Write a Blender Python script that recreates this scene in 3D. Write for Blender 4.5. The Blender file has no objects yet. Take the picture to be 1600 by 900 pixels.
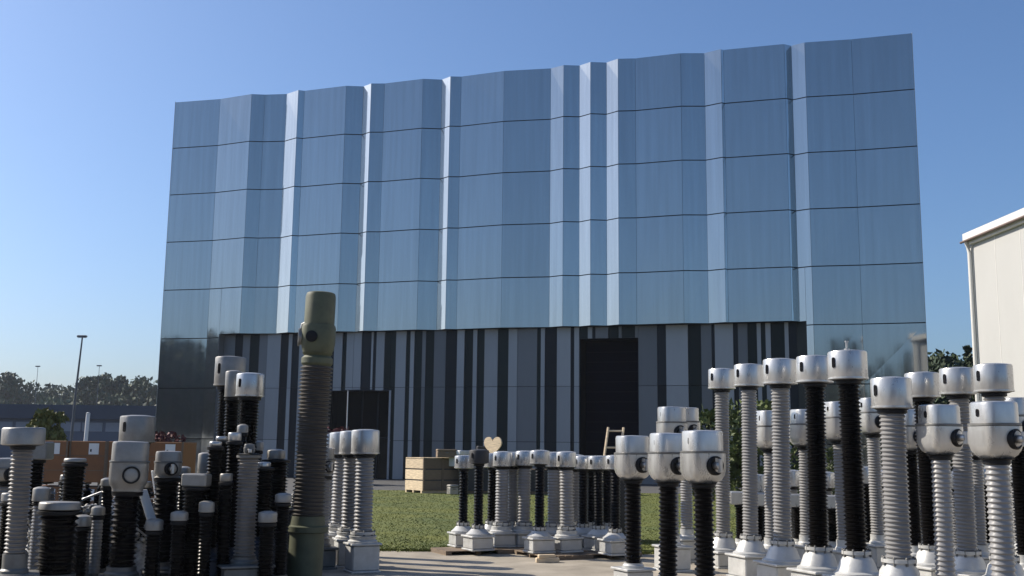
import bpy, math, random
from mathutils import Matrix, Vector
random.seed(7)
R = math.radians
S = bpy.context.scene
C = bpy.context.scene.collection

# ------------------------------------------------------------------ camera, sky, sun, exposure
FPX, PITCH, ROLL, CH = 1653.0, 0.1523, 0.01174, 1.7
cam_d = bpy.data.cameras.new('camera'); cam = bpy.data.objects.new('camera', cam_d); C.objects.link(cam)
cam_d.sensor_width = 36.0; cam_d.lens = FPX / 1600 * 36.0; cam_d.clip_end = 3000; cam_d.clip_start = 0.1
cam.matrix_world = Matrix.Translation((0, 0, CH)) @ Matrix.Rotation(math.pi / 2 + PITCH, 4, 'X') @ Matrix.Rotation(ROLL, 4, 'Z')
S.camera = cam
SUN_B, SUN_EL = R(20), R(36)                       # sun stands to the left, a little beyond the yard
to_sun = Vector((-math.cos(SUN_B) * math.cos(SUN_EL), math.sin(SUN_B) * math.cos(SUN_EL), math.sin(SUN_EL)))
W = bpy.data.worlds.new('World'); S.world = W; W.use_nodes = True
nt = W.node_tree; nt.nodes.clear()
sky = nt.nodes.new('ShaderNodeTexSky'); sky.sky_type = 'NISHITA'; sky.sun_disc = False
sky.sun_elevation = SUN_EL; sky.sun_rotation = math.atan2(to_sun.x, to_sun.y)
sky.air_density = 1.0; sky.dust_density = 2.0; sky.ozone_density = 8.0
bg = nt.nodes.new('ShaderNodeBackground'); bg.inputs[1].default_value = 0.11
wo = nt.nodes.new('ShaderNodeOutputWorld')
nt.links.new(sky.outputs[0], bg.inputs[0]); nt.links.new(bg.outputs[0], wo.inputs[0])
sl = bpy.data.lights.new('sun', 'SUN'); sl.energy = 5.0; sl.angle = R(0.5); sl.color = (1.0, 0.91, 0.78)
so = bpy.data.objects.new('sun', sl); C.objects.link(so); so.rotation_euler = to_sun.to_track_quat('Z', 'Y').to_euler()
S.view_settings.view_transform = 'Standard'; S.view_settings.look = 'None'; S.view_settings.gamma = 1.0
S.view_settings.exposure = 0.45

# ------------------------------------------------------------------ helpers
def at(px, py, Y):
    """world point at depth Y (metres ahead) seen at photograph pixel px, py"""
    c, s = math.cos(ROLL), math.sin(ROLL); dx, dy = px - 800, py - 450
    X = (c * dx + s * dy) / FPX; u = -(-s * dx + c * dy) / FPX
    k = Y / (math.cos(PITCH) - u * math.sin(PITCH))
    return Vector((X * k, Y, CH + k * (math.sin(PITCH) + u * math.cos(PITCH))))
def proj(P):
    x, y, z = P[0], P[1], P[2] - CH
    d = y * math.cos(PITCH) + z * math.sin(PITCH); u = -y * math.sin(PITCH) + z * math.cos(PITCH)
    X, Y = FPX * x / d, -FPX * u / d; c, s = math.cos(ROLL), math.sin(ROLL)
    return 800 + c * X - s * Y, 450 + s * X + c * Y

class MB:
    def __init__(s): s.v = []; s.f = []
    def add(s, v, f):
        o = len(s.v); s.v += [tuple(p) for p in v]; s.f += [tuple(i + o for i in q) for q in f]; return s
    def box(s, x0, x1, y0, y1, z0, z1, m=None, b=0.0):
        if b:
            b = min(b, (x1-x0)*.3, (y1-y0)*.3, (z1-z0)*.3)
            ring = lambda e, z: [(x0+e+b, y0+e, z), (x1-e-b, y0+e, z), (x1-e, y0+e+b, z), (x1-e, y1-e-b, z), (x1-e-b, y1-e, z), (x0+e+b, y1-e, z), (x0+e, y1-e-b, z), (x0+e, y0+e+b, z)]
            v = ring(b, z0) + ring(0, z0+b) + ring(0, z1-b) + ring(b, z1)
            f = [tuple(range(7, -1, -1)), tuple(range(24, 32))]
            for k in range(3): f += [(k*8+i, k*8+(i+1) % 8, k*8+8+(i+1) % 8, k*8+8+i) for i in range(8)]
        else:
            v = [(x0,y0,z0),(x1,y0,z0),(x1,y1,z0),(x0,y1,z0),(x0,y0,z1),(x1,y0,z1),(x1,y1,z1),(x0,y1,z1)]
            f = [(3,2,1,0),(4,5,6,7),(0,1,5,4),(1,2,6,5),(2,3,7,6),(3,0,4,7)]
        if m is not None: v = [m @ Vector(p) for p in v]
        return s.add(v, f)
    def lathe(s, prof, n=24, cx=0, cy=0, m=None, sq=2.0, ph=0.0):
        v = []; f = []
        for r, z in prof:
            for i in range(n):
                a = 2 * math.pi * i / n; ca, sa = math.cos(a), math.sin(a)
                k = 1.0 if sq == 2.0 else 1.0 / (abs(math.cos(a - ph)) ** sq + abs(math.sin(a - ph)) ** sq) ** (1 / sq)
                v.append((cx + r * k * ca, cy + r * k * sa, z))
        for j in range(len(prof) - 1):
            for i in range(n):
                i2 = (i + 1) % n; f.append((j*n+i, j*n+i2, (j+1)*n+i2, (j+1)*n+i))
        f.append(tuple(range(n-1, -1, -1))); f.append(tuple((len(prof)-1)*n + i for i in range(n)))
        if m is not None: v = [m @ Vector(p) for p in v]
        return s.add(v, f)
    def tube(s, pts, rad, n=8):
        pts = [Vector(p) for p in pts]; rr = rad if isinstance(rad, (list, tuple)) else [rad] * len(pts)
        v = []; f = []
        for k, p in enumerate(pts):
            d = (pts[min(k+1, len(pts)-1)] - pts[max(k-1, 0)]).normalized()
            a = d.cross(Vector((0, 0, 1)));
            if a.length < .05: a = d.cross(Vector((0, 1, 0)))
            a.normalize(); b = d.cross(a)
            v += [p + rr[k] * (math.cos(2*math.pi*i/n) * a + math.sin(2*math.pi*i/n) * b) for i in range(n)]
        for j in range(len(pts)-1):
            f += [(j*n+i, j*n+(i+1) % n, (j+1)*n+(i+1) % n, (j+1)*n+i) for i in range(n)]
        f.append(tuple(range(n-1, -1, -1))); f.append(tuple((len(pts)-1)*n+i for i in range(n)))
        return s.add(v, f)
    def prism(s, poly, z0, z1, m=None):
        n = len(poly); v = [(x, y, z0) for x, y in poly] + [(x, y, z1) for x, y in poly]
        f = [tuple(range(n-1, -1, -1)), tuple(range(n, 2*n))] + [(i, (i+1) % n, n+(i+1) % n, n+i) for i in range(n)]
        if m is not None: v = [m @ Vector(p) for p in v]
        return s.add(v, f)
    def mesh(s, name, mat, smooth=None):
        me = bpy.data.meshes.new(name); me.from_pydata(s.v, [], s.f)
        if mat: me.materials.append(mat)
        if smooth is not None:
            me.polygons.foreach_set('use_smooth', [True] * len(me.polygons)); me.set_sharp_from_angle(angle=R(smooth))
        me.update(); return me
    def build(s, name, mat, parent=None, smooth=None):
        return link(name, s.mesh(name, mat, smooth), parent)
def link(name, me, parent=None, loc=None):
    o = bpy.data.objects.new(name, me); C.objects.link(o)
    if parent: o.parent = parent
    if loc: o.location = loc
    return o
def tag(o, label=None, cat=None, group=None, kind=None):
    for k, v in (('label', label), ('category', cat), ('group', group), ('kind', kind)):
        if v: o[k] = v
    return o
def thing(name, label, cat, loc=(0, 0, 0), rz=0.0, group=None):
    o = link(name, None, None, loc); o.rotation_euler = (0, 0, rz); o.empty_display_size = .2
    return tag(o, label, cat, group)
def copy_tree(o, parent=None):
    c = o.copy(); C.objects.link(c); c.parent = parent
    for ch in list(o.children): copy_tree(ch, c)
    return c

# ------------------------------------------------------------------ materials
def mat(name, col, rough=.5, metal=0.0, var=.15, scale=3.0, stretch=(1, 1, 1), bump=0.0, bscale=None, spec=.5, coat=0.0,
        col2=None, rvar=.1, orand=.0, space='Object'):
    m = bpy.data.materials.new(name); m.use_nodes = True; t = m.node_tree; N = t.nodes; L = t.links
    b = N['Principled BSDF']
    b.inputs['Metallic'].default_value = metal; b.inputs['Specular IOR Level'].default_value = spec
    b.inputs['Coat Weight'].default_value = coat; b.inputs['Coat Roughness'].default_value = .08
    tc = N.new('ShaderNodeTexCoord'); mp = N.new('ShaderNodeMapping'); mp.inputs['Scale'].default_value = stretch
    if space == 'World':
        g = N.new('ShaderNodeNewGeometry'); L.new(g.outputs['Position'], mp.inputs[0])
    else: L.new(tc.outputs['Object'], mp.inputs[0])
    nz = N.new('ShaderNodeTexNoise'); nz.inputs['Scale'].default_value = scale; nz.inputs['Detail'].default_value = 7; nz.inputs['Roughness'].default_value = .62
    L.new(mp.outputs[0], nz.inputs[0])
    rp = N.new('ShaderNodeValToRGB'); rp.color_ramp.elements[0].position = .3; rp.color_ramp.elements[1].position = .7
    c2 = col2 if col2 else tuple(c * (1 + var) for c in col); c1 = col if col2 else tuple(c * (1 - var) for c in col)
    rp.color_ramp.elements[0].color = (*c1, 1); rp.color_ramp.elements[1].color = (*c2, 1)
    L.new(nz.outputs[0], rp.inputs[0]); out = rp.outputs[0]
    if orand:
        oi = N.new('ShaderNodeObjectInfo'); mr = N.new('ShaderNodeMapRange'); mr.inputs[3].default_value = 1 - orand; mr.inputs[4].default_value = 1 + orand
        L.new(oi.outputs['Random'], mr.inputs[0]); hv = N.new('ShaderNodeHueSaturation'); L.new(mr.outputs[0], hv.inputs['Value']); L.new(out, hv.inputs['Color']); out = hv.outputs[0]
    L.new(out, b.inputs['Base Color'])
    mr2 = N.new('ShaderNodeMapRange'); mr2.inputs[1].default_value = .3; mr2.inputs[2].default_value = .7
    mr2.inputs[3].default_value = max(.02, rough - rvar * rough); mr2.inputs[4].default_value = min(1, rough + rvar * rough)
    L.new(nz.outputs[0], mr2.inputs[0]); L.new(mr2.outputs[0], b.inputs['Roughness'])
    if bump:
        n2 = N.new('ShaderNodeTexNoise'); n2.inputs['Scale'].default_value = bscale or scale * 4; n2.inputs['Detail'].default_value = 6
        L.new(mp.outputs[0], n2.inputs[0]); bp = N.new('ShaderNodeBump'); bp.inputs['Strength'].default_value = bump; bp.inputs['Distance'].default_value = .02
        L.new(n2.outputs[0], bp.inputs['Height']); L.new(bp.outputs[0], b.inputs['Normal'])
    return m
M = {}
M['mirror'] = mat('mirror_cladding', (.455, .465, .455), .05, 1.0, .07, 2.6, (1.5, 1.5, .06), .04, 1.6, rvar=.35, orand=.035, space='World')
def hazy(m, rough, fac):
    t = m.node_tree; N = t.nodes; L = t.links; b = N['Principled BSDF']; o = N['Material Output']
    g = N.new('ShaderNodeBsdfAnisotropic' if False else 'ShaderNodeBsdfGlossy'); g.inputs['Roughness'].default_value = rough
    L.new(b.inputs['Base Color'].links[0].from_socket, g.inputs['Color']); x = N.new('ShaderNodeMixShader'); x.inputs[0].default_value = fac
    L.new(b.outputs[0], x.inputs[1]); L.new(g.outputs[0], x.inputs[2]); L.new(x.outputs[0], o.inputs['Surface'])
hazy(M['mirror'], .33, .17)
M['backing'] = mat('dark_backing', (.008, .009, .011), .8, spec=.1)
M['s_light'] = mat('strip_light_grey', (.30, .315, .32), .38, 0, .05, 2, (1, 1, .2), .02, orand=.10, space='World')
M['s_mid'] = mat('strip_mid_grey', (.15, .158, .162), .4, 0, .05, 2, (1, 1, .2), .02, orand=.12, space='World')
M['s_dark'] = mat('strip_dark_grey', (.014, .018, .022), .4, 0, .08, 2, (1, 1, .2), .02, spec=.22, orand=.25, space='World')
M['s_green'] = mat('strip_black_green', (.011, .018, .017), .4, 0, .08, 2, (1, 1, .2), .02, spec=.22, orand=.25, space='World')
M['door'] = mat('roller_door_navy', (.003, .0035, .010), .6, spec=.05)
M['glass'] = mat('dark_glass', (.006, .007, .008), .08, 0, .05, spec=.3)
M['trim'] = mat('trim_grey', (.3, .31, .33), .4, .3)
M['cap'] = mat('cast_aluminium_cap', (.50, .495, .48), .29, .6, .18, 5, (1, 1, .35), bump=.06, bscale=60, orand=.08, rvar=.2)
M['cap_dull'] = mat('weathered_aluminium', (.27, .262, .245), .45, .45, .22, 5, bump=.1, bscale=40, orand=.10, rvar=.25)
M['galv'] = mat('galvanised_steel', (.48, .48, .465), .42, .2, .14, 8, bump=.05, orand=.08, rvar=.25)
M['galv_dull'] = mat('weathered_steel', (.15, .148, .14), .5, .3, .25, 6, bump=.1, orand=.12)
M['grey_p'] = mat('grey_porcelain', (.225, .22, .215), .33, 0, .08, 4, coat=.12, orand=.06)
M['brown_p'] = mat('dark_brown_porcelain', (.0035, .003, .003), .28, 0, .25, 4, coat=.0, orand=.2, spec=.14)
M['taupe_p'] = mat('taupe_porcelain', (.17, .155, .14), .45, 0, .2, 6, coat=.1, orand=.1)
M['rust_p'] = mat('old_brown_porcelain', (.058, .049, .040), .5, 0, .25, 7, coat=.1)
M['green'] = mat('olive_green_paint', (.078, .086, .048), .6, .0, .25, 6, bump=.08)
M['black'] = mat('black_rubber', (.008, .008, .009), .5, spec=.25)
M['slot'] = mat('sight_glass', (.01, .01, .012), .12)
M['brass'] = mat('terminal_metal', (.45, .44, .42), .4, .8)
M['blue_steel'] = mat('blue_grey_tank', (.04, .055, .085), .45, .2, .25, 5)
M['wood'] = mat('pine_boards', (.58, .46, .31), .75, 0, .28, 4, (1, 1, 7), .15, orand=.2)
M['wood_old_or_shaded'] = mat('weathered_or_shaded_boards', (.17, .125, .085), .8, 0, .2, 5, (1, 1, 6), .1, orand=.15)
M['brown_box'] = mat('orange_brown_crate', (.23, .098, .035), .65, 0, .15, 4, orand=.10, bump=.04)
M['white'] = mat('white_paint', (.72, .72, .70), .5, 0, .06, 5)
M['beige'] = mat('beige_render', (.39, .39, .38), .8, 0, .035, 1.2, (1, 1, .3), .03, 8, space='World')
M['dirt_dark'] = mat('dark_box', (.03, .03, .033), .6, 0, .3, 5, orand=.2)
M['concrete'] = mat('yard_concrete', (.20, .175, .135), .85, 0, .22, 1.3, col2=(.38, .335, .27), bump=.25, bscale=30, space='World')
M['asphalt'] = mat('asphalt', (.075, .075, .075), .9, 0, .2, 2.0, bump=.2, bscale=40, space='World')
M['lawn'] = mat('lawn', (.055, .08, .010), .9, 0, .3, .45, col2=(.12, .13, .018), bump=.4, bscale=30, space='World')
M['blade'] = mat('grass_blade', (.06, .09, .008), .7, 0, .3, .45, col2=(.15, .16, .018), space='World')
M['kerb'] = mat('kerb_stone', (.33, .32, .30), .85, 0, .15, 6)
M['terrain'] = mat('hill_soil', (.045, .06, .025), .95, 0, .3, .05, space='World')
M['bark'] = mat('bark', (.07, .055, .042), .9, 0, .3, 8, bump=.3)
def leafmat(n, a, b, sc=1.2): return mat(n, a, .65, 0, .2, sc, col2=b, orand=.18, spec=.3, space='World')
M['leaf_far'] = leafmat('far_leaves', (.028, .045, .026), (.07, .10, .05), .06)
M['leaf_dark'] = leafmat('dark_leaves', (.016, .03, .014), (.045, .07, .028))
M['leaf_mid'] = leafmat('green_leaves', (.035, .055, .013), (.095, .125, .03))
M['leaf_pale'] = leafmat('yellow_green_leaves', (.10, .11, .03), (.19, .19, .055))
M['leaf_red'] = leafmat('red_leaves', (.05, .008, .010), (.13, .018, .02))
M['wall_blue'] = mat('blue_grey_sheet', (.075, .10, .15), .5, .2, .08, 1)
M['roof_blue'] = mat('dark_blue_roof', (.040, .055, .085), .5, .2, .1, 1)
M['win_pale'] = mat('pale_windows', (.20, .24, .30), .2, 0, .1, 1)
M['pole'] = mat('lamp_pole', (.12, .13, .14), .5, .5)
M['beige_trim'] = mat('fascia_white', (.62, .61, .58), .45, 0, .05, 2)
M['gutter'] = mat('gutter_brown', (.14, .10, .085), .5)
M['ledglass'] = mat('lamp_glass', (.5, .52, .54), .25)

# ------------------------------------------------------------------ ground
def sheet(name, poly, z, m):
    mb = MB(); mb.add([(x, y, z) for x, y in poly], [tuple(range(len(poly)))]); return tag(mb.build(name, m), kind='structure')
sheet('ground', [(-900, -300), (900, -300), (900, 1200), (-900, 1200)], -.012, M['asphalt'])
sheet('yard_pavement', [(-30, -8), (30, -8), (30, 18.3), (-30, 18.3)], 0.0, M['concrete'])
LX0, LX1, LY0, LY1 = -6.4, 15.5, 18.32, 44.0
lawn = MB().box(LX0, LX1, LY0, LY1, -.011, .035).build('lawn', M['lawn']); tag(lawn, kind='structure')
g = MB()
for i in range(70000):
    y = LY0 + .02 + (LY1 - LY0 - .1) * random.random() ** 1.5; x = random.uniform(max(LX0 + .02, -.16 * y - 1.2), min(LX1 - .03, .24 * y + 1))
    a = random.uniform(0, 6.28); w = random.uniform(.005, .011) * (1 + y / 30); h = random.uniform(.008, .024); l = random.uniform(-.05, .05)
    g.add([(x - w*math.cos(a), y - w*math.sin(a), .034), (x + w*math.cos(a), y + w*math.sin(a), .034), (x + l*math.sin(a), y + l*math.cos(a), .034 + h)], [(0, 1, 2)])
for i in range(6000):
    x = random.uniform(LX0, LX1); y = LY0 + random.gauss(0, .05 + .05 * math.sin(x * 2.3) ** 2); a = random.uniform(0, 6.28); w = random.uniform(.006, .014); h = random.uniform(.02, .07)
    g.add([(x - w*math.cos(a), y - w*math.sin(a), .001), (x + w*math.cos(a), y + w*math.sin(a), .001), (x + random.uniform(-.04, .04), y + random.uniform(-.04, .02), h)], [(0, 1, 2)])
tag(g.build('grass', M['blade']), 'short mown grass on the lawn before the hall', 'grass', kind='stuff')

# ------------------------------------------------------------------ mirror-clad hall
FA = 0.29592; FP = Vector((-21.474, 64.361)); FD = Vector((math.cos(FA), -math.sin(FA))); FN = Vector((-math.sin(FA), -math.cos(FA)))
FW, FH, RH = 43.718, 23.229, 3.0084
def fpt(u, v, z): p = FP + FD * u + FN * v; return Vector((p.x, p.y, z))
def solve_u(px, vfun, z, lo=-3, hi=50):
    for _ in range(50):
        mid = (lo + hi) / 2
        if proj(fpt(mid, vfun(mid), z))[0] < px: lo = mid
        else: hi = mid
    return (lo + hi) / 2
FAC = [(343, -.05), (392, .13), (413, -.40), (447, -.17), (465, .44), (475, -.70), (540, .06), (567, -.40), (579, .54), (600, -.26), (660, .06),
       (690, -.40), (703, .57), (720, -.32), (787, .09), (860, -.11), (880, .38), (905, -.36), (922, .54), (947, -.38), (965, .54), (992, -.20),
       (1063, .05), (1100, -.27), (1126, .38), (1130, -1.2), (1225, .0), (1236, -1.0), (1257, .42), (1330, -.08), (1425, .01)]
pl = [(0.0, 0.0)]
for px, sl_ in FAC:
    u0, v0 = pl[-1]
    u1 = solve_u(px, lambda u: v0 + sl_ * (u - u0), FH, u0, 50)
    pl.append((u1, v0 + sl_ * (u1 - u0)))
print('facade v', [round(v, 2) for u, v in pl], 'u end', pl[-1][0])
pl = [(u, v - .1) for u, v in pl]; vmin = min(v for u, v in pl)
UEND = pl[-1][0]
ZREC = FH - 5 * RH + .22
SV = vmin - .14                                                                       # plane of the striped entrance wall
uL = solve_u(343, lambda u: SV + .3, 6.0); uR = solve_u(1262, lambda u: SV + .6, 6.0)
hall = thing('industrial_hall', 'tall hall with folded mirror metal cladding above a dark striped entrance wall', 'building', fpt(UEND / 2, 0, 0))
hinv = Matrix.Translation(-hall.location)
def hb(mb, name, m, parent=None, smooth=None):
    mb.v = [tuple(hinv @ Vector(p)) for p in mb.v]; return mb.build(name, m, parent or hall, smooth)
def vat(u):
    for (a, va), (b, vb) in zip(pl, pl[1:]):
        if a <= u <= b: return va + (vb - va) * (u - a) / (b - a)
    return pl[0][1] if u < pl[0][0] else pl[-1][1]
# facade polyline with extra breaks at the recess ends
plx = sorted(pl + [(uL, vat(uL)), (uR, vat(uR))])
bk = MB()
for (a, va), (b, vb) in zip(plx, plx[1:]):
    if b - a < 1e-4: continue
    inrec = a >= uL - 1e-4 and b <= uR + 1e-4
    z0 = ZREC + .03 if inrec else 0
    q = [fpt(a, va - .07, z0), fpt(b, vb - .07, z0), fpt(b, vb - .07, FH - .03), fpt(a, va - .07, FH - .03)]
    q2 = [fpt(a, -1.3, z0), fpt(b, -1.3, z0), fpt(b, -1.3, FH - .03), fpt(a, -1.3, FH - .03)]
    bk.add(q + q2, [(0, 1, 2, 3), (7, 6, 5, 4), (4, 5, 1, 0), (3, 2, 6, 7), (0, 3, 7, 4), (1, 5, 6, 2)])
facade = hb(bk, 'facade', M['backing'])
GAP = .026
def slab(p0, p1, z0, z1, th, jit=0.0):
    (a, va), (b, vb) = p0, p1; e = .006
    L_ = math.hypot(b - a, vb - va); da, db = (b - a) / L_ * e, (vb - va) / L_ * e
    a, va, b, vb = a + da, va + db, b - da, vb - db
    j = [random.uniform(-jit, jit) for _ in range(4)]
    F = [fpt(a, va + j[0], z0), fpt(b, vb + j[1], z0), fpt(b, vb + j[2], z1), fpt(a, va + j[3], z1)]
    Bk = [fpt(a, va - th, z0), fpt(b, vb - th, z0), fpt(b, vb - th, z1), fpt(a, va - th, z1)]
    return MB().add(F + Bk, [(0, 1, 2, 3), (7, 6, 5, 4), (4, 5, 1, 0), (3, 2, 6, 7), (0, 3, 7, 4), (1, 5, 6, 2)])
for (p0, p1), ks in [(q, range(4)) for q in zip(pl, pl[1:])] + [(q, range(4, 8)) for q in zip(plx, plx[1:])]:
    if p1[0] - p0[0] < .02: continue
    inrec = p0[0] >= uL - 1e-4 and p1[0] <= uR + 1e-4
    for k in ks:
        z1 = FH - k * RH - (GAP if k else 0); z0 = max(FH - (k + 1) * RH + GAP, .02)
        if inrec:
            if k > 4: continue
            if k == 4: z0 = ZREC
        hb(slab(p0, p1, z0, z1, .065, .006), 'cladding_panel', M['mirror'], facade)
# roof, flanks and back
rf = MB().add([fpt(u, v - .1, FH - .06) for u, v in pl] + [fpt(UEND, -26, FH - .06), fpt(0, -26, FH - .06)], [tuple(range(len(pl) + 2))])
hb(rf, 'roof', M['galv_dull'])
for u in (0, UEND):
    sg = 1 if u else -1
    hb(MB().add([fpt(u, -1.32, 0), fpt(u, -26, 0), fpt(u, -26, FH), fpt(u, -1.32, FH), fpt(u - .2*sg, -1.32, 0), fpt(u - .2*sg, -26, 0), fpt(u - .2*sg, -26, FH), fpt(u - .2*sg, -1.32, FH)],
       [(0,1,2,3),(7,6,5,4),(0,3,7,4),(1,5,6,2),(3,2,6,7)]), 'flank_wall', M['s_light'])
    e0 = u + .012 * sg; vv = vat(u)
    hb(MB().add([fpt(e0, -1.3, 0), fpt(e0, vv + .01, 0), fpt(e0, vv + .01, FH + .04), fpt(e0, -1.3, FH + .04), fpt(u, -1.3, 0), fpt(u, vv + .01, 0), fpt(u, vv + .01, FH + .04), fpt(u, -1.3, FH + .04)],
       [(0,1,2,3),(7,6,5,4),(0,3,7,4),(1,5,6,2),(3,2,6,7)]), 'edge_trim', M['galv'])
hb(MB().add([fpt(0, -26, 0), fpt(UEND, -26, 0), fpt(UEND, -26, FH), fpt(0, -26, FH)], [(0, 1, 2, 3)]), 'rear_wall', M['s_light'])
# striped entrance wall
def su(px, z=6.5): return solve_u(px, lambda u: SV, z)
dA = (su(905, 4), su(998, 4), at(950, 532, 58.2).z); dB = (su(508, 2.5), su(607, 2.5), at(560, 610, 61).z)
dA = (dA[0], dA[1], 6.75 if not 5 < dA[2] < 8 else dA[2])
T = 'mdmgmlald' ; stripes = []
def add_str(org, sc, xs, tones):
    for a, b, t in zip(xs, xs[1:], tones): stripes.append((org + a / sc, org + b / sc, t))
add_str(330, 3.104, [40,112,150,185,230,270,335,372,390,425,450,470,500,530,555,595,635,655,690,728,775,785,800,840,895,945,965,985,1022,1040,1080,1137,1192,1228,1270,1290,1325,1390,1442,1485,1479.0+20],
        list('mdmgmldldlgmdldlglldldlglglgmgmdlglglglm')[:40])
stripes = [s for s in stripes if s[1] > s[0]]
stripes[-1] = (stripes[-1][0], 806.4, 'd')
stripes.insert(len(stripes) - 1, None); stripes.pop(-2)
add_str(800, 3.104, [20,122,140,160,218,285,302,328,368,390,405,468,518,533,598,705,748,855,918,970,985,1075,1098,1145,1190,1210,1232,1258,1325,1345,1385],
        list('mgldldlgldmgmgmdlgmdldmglglgld'))
us = [(su(a), su(b), t) for a, b, t in stripes]
us[0] = (uL + .02, us[0][1], us[0][2])
uS1 = us[-1][1]
ew = MB()
def wbox(mb, u0, u1, v0, v1, z0, z1):
    return mb.add([fpt(u0, v0, z0), fpt(u1, v0, z0), fpt(u1, v1, z0), fpt(u0, v1, z0), fpt(u0, v0, z1), fpt(u1, v0, z1), fpt(u1, v1, z1), fpt(u0, v1, z1)],
                  [(3,2,1,0),(4,5,6,7),(0,1,5,4),(1,2,6,5),(2,3,7,6),(3,0,4,7)])
segs = [(uL, dB[0], 0), (dB[0], dB[1], dB[2]), (dB[1], dA[0], 0), (dA[0], dA[1], dA[2]), (dA[1], uS1, 0)]
for a, b, z in segs: wbox(ew, a, b, SV - .07, SV - .32, z + .001, ZREC + .02)
entr = hb(ew, 'entrance_wall', M['backing'])
mats = {'l': 's_light', 'm': 's_mid', 'd': 's_dark', 'g': 's_green'}
for a, b, t in us:
    cuts = [a, b] + [d for D_ in (dA, dB) for d in D_[:2] if a < d < b]; cuts.sort()
    pr = random.uniform(0, .02) + {'l': .035, 'm': .02}.get(t, 0)
    for c0, c1 in zip(cuts, cuts[1:]):
        if c1 - c0 < .05: continue
        mid = (c0 + c1) / 2; zlow = 0.02
        for D_ in (dA, dB):
            if D_[0] < mid < D_[1]: zlow = D_[2]
        for z0, z1 in ((FH - 6*RH + .012, ZREC - .02), (FH - 7*RH + .012, FH - 6*RH - .012), (0.02, FH - 7*RH - .012)):
            z0 = max(z0, zlow)
            if z1 - z0 < .1: continue
            hb(slab((c0, SV + pr), (c1, SV + pr), z0, z1, .065 + pr), 'cladding_strip', M[mats[t]], entr)
# recess soffit and reveals
sf = MB(); n0 = [p for p in plx if uL - 1e-4 <= p[0] <= uR + 1e-4]
sf.add([fpt(u, v - .02, ZREC - .005) for u, v in n0] + [fpt(uR, SV - .3, ZREC - .005), fpt(uL, SV - .3, ZREC - .005)], [tuple(range(len(n0) + 2))])
hb(sf, 'soffit', M['backing'])
wr = MB(); a0, a1 = fpt(uL - .02, vat(uL) - .08, 0), fpt(uL + .015, SV - .1, 0)
hb(wbox(MB(), uL - .05, uL + .015, SV - .3, vat(uL) - .02, 0, ZREC - .01), 'reveal', M['s_mid'])
rv = MB()
P4 = [fpt(uS1, SV, 0), fpt(uR + .01, vat(uR) - .02, 0), fpt(uR + .2, vat(uR) - .12, 0), fpt(uS1 + .05, SV - .3, 0)]
rv.add(P4 + [p + Vector((0, 0, ZREC - .01)) for p in P4], [(3,2,1,0),(4,5,6,7),(0,1,5,4),(1,2,6,5),(2,3,7,6),(3,0,4,7)])
hb(rv, 'reveal', M['s_green'])
# doors
def doorway(d, depth, name, matn, slats):
    u0, u1, z = d
    fr = MB(); wbox(fr, u0 - .001, u0 + .05, SV - depth, SV - .06, 0, z); wbox(fr, u1 - .05, u1 + .001, SV - depth, SV - .06, 0, z); wbox(fr, u0, u1, SV - depth, SV - .06, z - .06, z - .001)
    hb(fr, 'door_reveal', M['backing'])
    dm = wbox(MB(), u0 + .05, u1 - .05, SV - depth - .06, SV - depth, 0, z - .06); dr = hb(dm, name, M['black'])
    n = slats; w = (z - .1) / n
    for i in range(n):
        s_ = wbox(MB(), u0 + .06, u1 - .06, SV - depth, SV - depth + .03, .02 + i * w, .02 + (i + 1) * w - .02); hb(s_, 'door_slat', matn, dr)
    return dr
doorway(dA, 1.35, 'roller_door', M['door'], 14)  # recess shade is put into the near-black reveal and door colours
u0, u1, z = dB
ent = hb(wbox(MB(), u0, u1, SV - .75, SV - .7, 0, z), 'glazed_entrance', M['glass'])
n = 4
for i in range(n + 1):
    x = u0 + (u1 - u0) * i / n; hb(wbox(MB(), x - .03, x + .03, SV - .699, SV - .65, 0, z), 'mullion', M['s_dark'], ent)
hb(wbox(MB(), u0, u1, SV - .695, SV - .655, 2.3, 2.36), 'transom', M['s_dark'], ent)
hb(wbox(MB(), u1 - .01, u1 + .11, SV - .7, SV + .07, 0, z), 'door_trim', M['trim'])
hb(wbox(MB(), u0 - .06, u0, SV - .7, SV + .03, 0, z), 'door_trim', M['s_dark'])
hb(wbox(MB(), u0 - .06, u1 + .1, SV - .7, SV + .05, z, z + .05), 'door_trim', M['s_dark'])
# flagpole before the glazed entrance
p = at(541, 690, 59); fpole = thing('flagpole', 'thin pale pole standing before the dark glazed entrance', 'pole', (p.x, 59, 0))
MB().tube([(0, 0, 0), (0, 0, at(541, 610, 59).z)], [.035, .025], 8).build('shaft', M['white'], fpole, 40)
MB().lathe([(.12, -.012), (.12, .04), (.05, .06)], 12).build('foot', M['galv'], fpole)

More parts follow.
